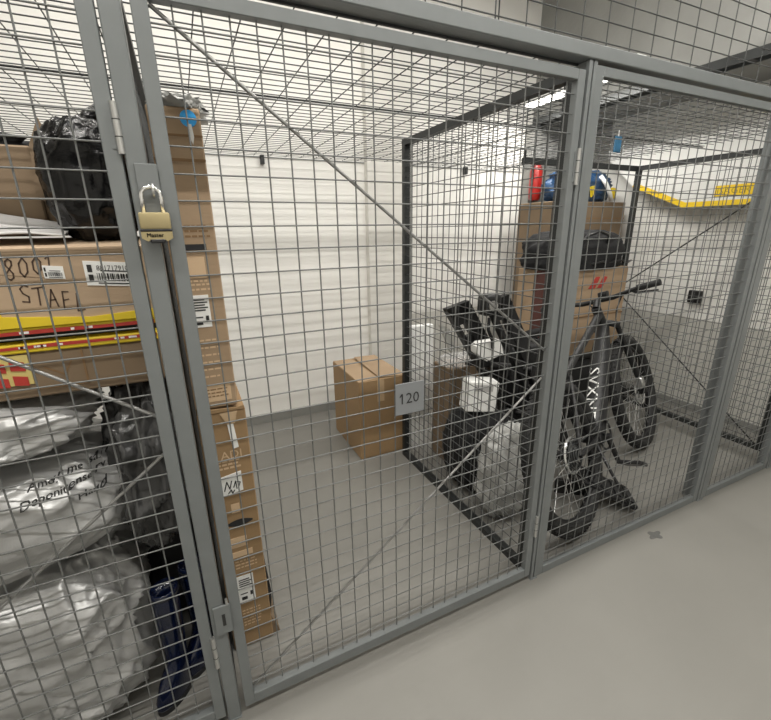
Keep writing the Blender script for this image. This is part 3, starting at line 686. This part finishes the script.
r = thing('suitcase', (2.12, 1.07, 0), 'black suitcase standing behind the bicycle frame', 'suitcase')
MB().rbox((1.80, 0.985, 0.03), (2.46, 1.17, 0.84), 0.04, 3).build('shell', BLACKM, r, smooth='auto')
for x in (1.9, 2.0, 2.1, 2.2, 2.3): MB().rbox((x, 0.978, 0.09), (x + 0.03, 0.99, 0.78), 0.004, 1).build('rib', BLACKP, r)
for x in (1.87, 2.39):
    for y in (1.02, 1.13): MB().cyl((x - 0.012, y, 0.02), (x + 0.012, y, 0.02), 0.02, 10).build('caster', BLACKP, r)
MB().tube([(2.02, 1.08, 0.835), (2.03, 1.08, 0.87), (2.23, 1.08, 0.87), (2.24, 1.08, 0.835)], 0.012, 8).build('handle', BLACKP, r, smooth=True)
# slotted rack
def slotted(r, p, q, wv, dep, nslots, name='slotted_beam'):
    """channel beam from p (top) to q (foot) with open slots; wv = width vector"""
    p, q, wv = Vector(p), Vector(q), Vector(wv); d = (q - p).normalized(); nrm = d.cross(wv).normalized() * dep
    L = (q - p).length; b = MB()
    def bar(a, c_, w0, w1, d0=0.0, d1=1.0):
        A, Cc = p + d * a, p + d * c_
        vs = [A + wv * w0 + nrm * d0, A + wv * w1 + nrm * d0, Cc + wv * w1 + nrm * d0, Cc + wv * w0 + nrm * d0,
              A + wv * w0 + nrm * d1, A + wv * w1 + nrm * d1, Cc + wv * w1 + nrm * d1, Cc + wv * w0 + nrm * d1]
        b.add(vs, [(0, 1, 2, 3), (4, 7, 6, 5), (0, 4, 5, 1), (1, 5, 6, 2), (2, 6, 7, 3), (3, 7, 4, 0)])
    bar(0, L, 0, 0.16); bar(0, L, 0.44, 1.0); bar(0, 0.07, 0.0, 1.0)
    for i in range(nslots + 1):
        a = 0.05 + (L - 0.1) * i / nslots; bar(a, a + 0.085, 0.16, 0.44, 0.1, 0.9)
    return b.build(name, BLACKP, r)
r = thing('bike_carrier', (1.7, 0.9, 0), 'black slotted carrier leaning behind the divider beside the bicycle', 'carrier')
slotted(r, (1.272, 0.93, 1.20), (1.98, 0.86, 0.06), (0.165, 0.0, 0.040), 0.05, 7)
slotted(r, (1.46, 0.78, 1.24), (2.12, 0.70, 0.06), (0.15, 0.0, 0.045), 0.05, 6)
MB().cyl((1.52, 1.0, 0.80), (1.80, 0.68, 0.80), 0.022, 10).build('cross_tube', BLACKP, r, smooth='auto')
MB().cyl((1.74, 1.0, 0.42), (2.0, 0.66, 0.42), 0.022, 10).build('cross_tube', BLACKP, r, smooth='auto')
hd = MB().rbox((1.42, 0.70, 1.17), (1.545, 0.80, 1.30), 0.03, 3).build('clamp_head', BLACKP, r, smooth='auto')
MB().cyl((1.47, 0.69, 1.235), (1.47, 0.705, 1.235), 0.03, 14).build('clamp_knob', ZINC, hd, smooth='auto')
MB().prism([(1.40, 1.02), (1.545, 1.02), (1.575, 0.93), (1.52, 0.915), (1.45, 0.90), (1.375, 0.96), (1.37, 1.0)], 'y', 0.70, 0.76).build('white_cover', WHITEM, r)
MB().tube([(1.44, 0.69, 1.17), (1.43, 0.68, 1.10), (1.47, 0.685, 1.03), (1.48, 0.69, 0.98)], 0.010, 6).build('strap', FABRIC, r)
MB().prism([(1.275, 1.09), (1.345, 1.06), (1.40, 0.93), (1.365, 0.90)], 'y', 0.955, 0.975).build('white_strap_pad', WHITEM, r)

# back cartons
r = thing('red_logo_carton', (2.95, 1.42, 0.60), 'cardboard box with red logo under the black dome bag', 'box')
MB().rbox((2.50, 1.22, 0.602), (3.38, 1.62, 1.335), 0.006, 1).build('body', CARD, r)
b = MB(); b.prism([(2.90, 1.17), (2.98, 1.265), (3.03, 1.265), (2.98, 1.17)], 'y', 1.217, 1.22); b.prism([(3.01, 1.17), (3.07, 1.265), (3.12, 1.26), (3.07, 1.17)], 'y', 1.217, 1.22); b.build('red_logo', RED, r)
MB().box((2.4965, 1.23, 0.62), (2.5, 1.42, 1.33)).build('dark_red_print', mat('dark_red_print', (0.085, 0.028, 0.022), 0.7), r)
MB().box((2.50, 1.2175, 0.93), (3.38, 1.22, 0.94)).build('seam', CARD_K, r)
r = thing('storage_box', (2.95, 1.42, 0), 'black plastic storage box on the floor under the red logo carton', 'box')
MB().rbox((2.48, 1.20, 0), (3.38, 1.63, 0.56), 0.02, 2).build('tub', BLACKM, r, smooth='auto')
MB().rbox((2.47, 1.19, 0.56), (3.39, 1.64, 0.60), 0.01, 1).build('lid', BLACKP, r)
b = lump((2.91, 1.42, 1.44), (0.48, 0.235, 0.205), 61, 0.06, 2.8, 80, 50, 0.06, flat_bottom=1.337)
r = thing('dome_bag', (2.91, 1.42, 1.336), 'black domed fabric bag on the red logo carton', 'bag')
b.build('bag', FABRIC, r, smooth=True)
MB().tube([(2.46 + 0.9 * i / 12, 1.185 + 0.02 * math.cos(i * 1.5), 1.385 + 0.01 * math.sin(i * 2.1)) for i in range(13)], 0.008, 6).build('piping', BLACKP, r, smooth=True)
MB().tube([(2.72, 1.21, 1.52), (2.76, 1.17, 1.60), (2.88, 1.16, 1.63), (3.0, 1.17, 1.60), (3.05, 1.21, 1.52)], 0.012, 6).build('carry_handle', BLACKP, r, smooth=True)
r = thing('tall_carton', (3.15, 1.9, 0), 'tall brown carton standing behind the dome bag', 'box')
MB().rbox((2.93, 1.70, 0), (3.88, 2.15, 1.89), 0.006, 1).build('body', CARD_D, r)
MB().box((2.93, 1.697, 1.74), (3.88, 1.70, 1.748)).build('fold_line', CARD_K, r)
MB().box((3.1, 1.6965, 1.5), (3.17, 1.70, 1.885)).build('tape', TAPE, r)
r = thing('blue_bag', (3.42, 1.9, 1.89), 'blue woven bag with yellow print on the tall carton', 'bag')
lump((3.42, 1.90, 2.03), (0.36, 0.17, 0.155), 71, 0.1, 2.6, 70, 40, 0.16, flat_bottom=1.892).build('bag', BAGBLUE, r, smooth=True)
MB().tube([(3.52, 1.74, 2.12), (3.56, 1.70, 2.05), (3.62, 1.69, 1.96), (3.66, 1.70, 1.91)], 0.020, 6).build('handle', PAPER, r, smooth=True)
MB().prism([(3.38, 2.02), (3.43, 2.03), (3.42, 1.96), (3.40, 1.93)], 'y', 1.705, 1.725).build('print', YELLOW, r)
MB().prism([(3.68, 2.02), (3.73, 2.01), (3.72, 1.92), (3.68, 1.93)], 'y', 1.705, 1.735).build('print', YELLOW, r)
r = thing('loose_strap', (3.1, 1.68, 1.89), 'pale yellow strap end hanging at the front edge of the tall carton', 'strap')
MB().tube([(3.10, 1.76, 1.908), (3.10, 1.685, 1.905), (3.14, 1.672, 1.87), (3.19, 1.668, 1.845)], [0.014, 0.016, 0.016, 0.010], 6).build('webbing', mat('pale_strap', (0.75, 0.66, 0.30), 0.7), r, smooth=True)
MB().cyl((3.19, 1.675, 1.85), (3.20, 1.675, 1.835), 0.014, 8).build('end_tip', BLACKP, r)
r = thing('blue_tag', (2.39, 0.74, 2.20), 'tiny blue tag tied to the wire roof above the bicycle', 'tag')
MB().rbox((2.36, 0.735, 2.10), (2.42, 0.745, 2.19), 0.003, 1).build('card', mat('tag_blue', (0.03, 0.12, 0.22), 0.5), r)
MB().cyl((2.39, 0.74, 2.185), (2.39, 0.74, 2.226), 0.003, 6).build('tie', PAPER, r)

# ------------------------------------------------------------------ bicycle, modelled in metres in its own frame
BK = bpy.data.objects.new('mountain_bike', None); col.objects.link(BK); BK.empty_display_size = 0.1
yaw, lean = math.radians(20), math.radians(20)
h_ = Vector((math.cos(yaw), math.sin(yaw), 0)); s_ = Vector((-h_.y, h_.x, 0)); zz = Vector((0, 0, 1))
up = zz * math.cos(lean) + s_ * math.sin(lean); sl = s_ * math.cos(lean) - zz * math.sin(lean)
Mb = Matrix((h_, sl, up)).transposed().to_4x4(); Mb.translation = Vector((1.645, 0.085, 0.012)) * K
BK.matrix_world = Mb
tag(BK, 'black mountain bike with white lettering leaning away behind the right mesh panel', 'bicycle')
BP = mat('black_frame_paint', (0.012, 0.012, 0.013), 0.5)
def bk(mb, name, material, parent=BK, smooth='auto', fix=True):
    return mb.build(name, material, parent, k=1.0, smooth=smooth, fix=fix)
def wheel(cx, name):
    c = Vector((cx, 0, 0.365)); w_ = bk(MB().torus(c, (0, 1, 0), 0.333, 0.035, 64, 12), name, RUBBER, smooth=True)
    kn = MB()
    for i in range(72):
        a = 2 * math.pi * i / 72
        for y in (-0.017, 0.0, 0.017):
            e = Vector((math.cos(a), 0, math.sin(a))); t = Vector((-math.sin(a), 0, math.cos(a))); R_ = 0.333 + math.sqrt(0.034 ** 2 - y * y)
            p = c + e * R_ + Vector((0, y, 0)); yy = Vector((0, 0.006, 0))
            q = [p + t * sx + yy * sy + e * sz for sz in (-0.003, 0.004) for sx, sy in ((-0.008, -1), (0.008, -1), (0.008, 1), (-0.008, 1))]
            kn.add(q, [(0, 3, 2, 1), (4, 5, 6, 7), (0, 1, 5, 4), (1, 2, 6, 5), (2, 3, 7, 6), (3, 0, 4, 7)])
    tag(bk(kn, 'tread_knobs', RUBBER, w_, smooth=False), kind='stuff')
    bk(MB().torus(c, (0, 1, 0), 0.300, 0.012, 64, 8), 'rim', BLACKP, w_, smooth=True)
    bk(MB().cyl(c - Vector((0, 0.05, 0)), c + Vector((0, 0.05, 0)), 0.024, 14), 'hub', BLACKP, w_)
    sp = MB()
    for i in range(28):
        a = 2 * math.pi * i / 28; b_ = a + (0.6 if i % 2 else -0.6); y = 0.03 if i % 4 < 2 else -0.03
        sp.cyl(c + Vector((0.022 * math.cos(b_), y, 0.022 * math.sin(b_))), c + Vector((0.292 * math.cos(a), 0, 0.292 * math.sin(a))), 0.0013, 5)
    bk(sp, 'spokes', ZINC, w_)
    ro = MB(); ro.torus(c + Vector((0, -0.034, 0)), (0, 1, 0), 0.082, 0.006, 32, 4)
    for i in range(6):
        a = 2 * math.pi * i / 6; ro.cyl(c + Vector((0.02 * math.cos(a), -0.034, 0.02 * math.sin(a))), c + Vector((0.08 * math.cos(a + 0.4), -0.034, 0.08 * math.sin(a + 0.4))), 0.003, 5)
    bk(ro, 'brake_disc', ZINC, w_)
    return w_
wheel(0.09, 'rear_wheel'); wheel(1.2, 'front_wheel')
BBp, HB, HT = (0.44, 0, 0.34), (0.944, 0, 0.85), (0.895, 0, 0.96)
fr = MB(); dt = Vector(HB) - Vector(BBp)
fr.tube([Vector(BBp) + dt * t for t in (0, 0.25, 0.5, 0.75, 1)], [0.058, 0.056, 0.054, 0.050, 0.032], 14)
fr.tube([(0.40, 0, 0.36), (0.33, 0, 0.55), (0.27, 0, 0.75)], 0.019, 12)
fr.tube([(0.285, 0, 0.71), (0.55, 0, 0.80), (0.90, 0, 0.92)], [0.017, 0.02, 0.024], 12)
fr.cyl((0.952, 0, 0.832), (0.890, 0, 0.972), 0.027, 14)
fr.cyl((0.44, -0.05, 0.34), (0.44, 0.05, 0.34), 0.045, 18)
for s in (-1, 1):
    fr.tube([(0.44, 0.03 * s, 0.33), (0.26, 0.06 * s, 0.35), (0.09, 0.068 * s, 0.365)], [0.016, 0.013, 0.012], 8)
    fr.tube([(0.29, 0.02 * s, 0.70), (0.18, 0.055 * s, 0.53), (0.09, 0.068 * s, 0.365)], [0.012, 0.010, 0.010], 8)
frame = bk(fr, 'frame', BP)
dd = dt.normalized(); nn = Vector((-dd.z, 0, dd.x))
tb = MB(); vs, fs = text_geo('SVXNE', 0.085)
o_ = Vector(HB) - dd * 0.33
for p in vs: pass
tb.add([o_ - dd * (p.x * 1.25) + Vector((0, 0.030 - p.y, 0)) + nn * (0.0615 - 0.008 * abs((p.y - 0.03) / 0.03) ** 2) for p in vs], fs)
bk(tb, 'lettering', PAPER, frame, smooth=False, fix=False)
fk = MB()
for s in (-1, 1):
    fk.tube([(1.2, 0.062 * s, 0.355), (1.06, 0.062 * s, 0.67)], [0.018, 0.021], 10)
    fk.cyl((1.06, 0.062 * s, 0.67), (0.985, 0.062 * s, 0.84), 0.016, 10)
fork = bk(fk, 'fork', BP)
bk(MB().tube([(0.985, -0.075, 0.835), (0.965, -0.03, 0.86), (0.965, 0.03, 0.86), (0.985, 0.075, 0.835)], 0.020, 10), 'fork_crown', BP, fork, smooth=True)
bk(MB().tube([(1.06, -0.062, 0.68), (1.10, 0, 0.73), (1.06, 0.062, 0.68)], 0.011, 8), 'fork_arch', BP, fork, smooth=True)
bk(MB().rbox((1.125, -0.085, 0.40), (1.175, -0.045, 0.47), 0.008, 1), 'brake_caliper', ZINC, fork)
bk(MB().cyl((0.89, 0, 0.965), (0.94, 0, 1.005), 0.022, 10), 'stem', BLACKP)
bar = bk(MB().tube([(0.915, -0.335, 1.032), (0.93, -0.22, 1.030), (0.945, -0.09, 1.008), (0.945, 0.09, 1.008), (0.93, 0.22, 1.030), (0.915, 0.335, 1.032)], [0.011, 0.011, 0.015, 0.015, 0.011, 0.011], 10), 'handlebar', BLACKP, smooth=True)
for s in (-1, 1):
    bk(MB().cyl((0.929, 0.225 * s, 1.030), (0.914, 0.342 * s, 1.032), 0.018, 12), 'grip', RUBBER, bar)
    bk(MB().tube([(0.945, 0.20 * s, 1.02), (0.985, 0.21 * s, 1.0), (0.985, 0.31 * s, 0.99)], [0.013, 0.009, 0.006], 8), 'brake_lever', BLACKP, bar, smooth=True)
    bk(MB().tube([(0.97, 0.17 * s, 1.02), (1.06, 0.10 * s, 1.0), (1.07, 0.05 * s, 0.92), (1.0, 0.05 * s, 0.84)], 0.0045, 6), 'cable', BLACKP, bar, smooth=True)
bk(MB().rbox((0.93, -0.06, 1.02), (0.99, -0.01, 1.055), 0.008, 2), 'display', BLACKP, bar)
bk(MB().cyl((0.275, 0, 0.73), (0.235, 0, 0.93), 0.0155, 10), 'seat_post', BLACKP)
sd = MB(); ns = 14; V = []
for i in range(ns + 1):
    t = i / ns; x = 0.09 + 0.28 * t; wdt = 0.072 * (1 - t) ** 1.2 + 0.018; z = 0.945 + 0.02 * (1 - t) ** 3
    for k_ in range(10):
        a = 2 * math.pi * k_ / 10; V.append((x, wdt * math.cos(a), z + 0.022 * math.sin(a) * (1 if math.sin(a) > 0 else 0.7)))
sd.add(V, [(i * 10 + k_, i * 10 + (k_ + 1) % 10, (i + 1) * 10 + (k_ + 1) % 10, (i + 1) * 10 + k_) for i in range(ns) for k_ in range(10)] + [tuple(range(10)), tuple(range(ns * 10, ns * 10 + 10))])
bk(sd, 'saddle', BLACKM, smooth=True)
ck = bk(MB().torus((0.44, -0.062, 0.34), (0, 1, 0), 0.075, 0.006, 36, 6), 'chainring', BLACKM, smooth=True)
ch = MB(); 
ch.tube([(0.44, -0.062, 0.417), (0.2, -0.062, 0.41), (0.09, -0.062, 0.42)], 0.004, 5); ch.tube([(0.44, -0.062, 0.263), (0.2, -0.062, 0.29), (0.11, -0.062, 0.25)], 0.004, 5)
bk(ch, 'chain', STEEL_D, ck)
cs = MB()
for i in range(4): cs.torus((0.09, -0.045 - 0.006 * i, 0.365), (0, 1, 0), 0.065 - 0.011 * i, 0.005, 26, 5)
bk(cs, 'cassette', STEEL_D, smooth=True)
for s, pe in ((-1, Vector((0.47, -0.085, 0.175))), (1, Vector((0.41, 0.085, 0.505)))):
    cr = bk(MB().tube([(0.44, 0.07 * s, 0.34), pe], [0.016, 0.012], 8), 'crank_arm', BLACKP)
    b = MB().rbox((-0.055, -0.052, -0.010), (0.055, 0.052, 0.010), 0.004, 1); b.xf(Matrix.Translation(pe + Vector((0, 0.065 * s, 0))) @ Matrix.Rotation(0.5, 4, 'Y')); bk(b, 'pedal', BLACKP, cr, smooth=False)
bk(MB().tube([(0.30, -0.065, 0.34), (0.28, -0.12, 0.17), (0.27, -0.17, 0.03)], 0.008, 8), 'kickstand', BLACKP, smooth=True)
# low black board by the bicycle pedals
r = thing('plastic_ramp', (2.0, 0.22, 0), 'flat black plastic ramp on the floor under the bicycle', 'ramp')
b = MB().rbox((-0.22, -0.10, 0.0), (0.22, 0.10, 0.035), 0.008, 1)
for i in range(5): b.box((-0.18 + i * 0.085, -0.085, 0.035), (-0.15 + i * 0.085, 0.085, 0.043))
b.xf(Matrix.Translation((2.03, 0.27, 0.115)) @ Matrix.Rotation(math.radians(-38), 4, 'Z') @ Matrix.Rotation(math.radians(24), 4, 'Y'))
b.build('board', BLACKP, r)
b = MB().rbox((-0.20, -0.012, -0.10), (0.0, 0.012, 0.0), 0.004, 1); b.xf(Matrix.Translation((1.99, 0.30, 0.135)) @ Matrix.Rotation(math.radians(-38), 4, 'Z')); b.build('support', BLACKP, r)

for o in bpy.data.objects:
    if '_o' in o: del o['_o']
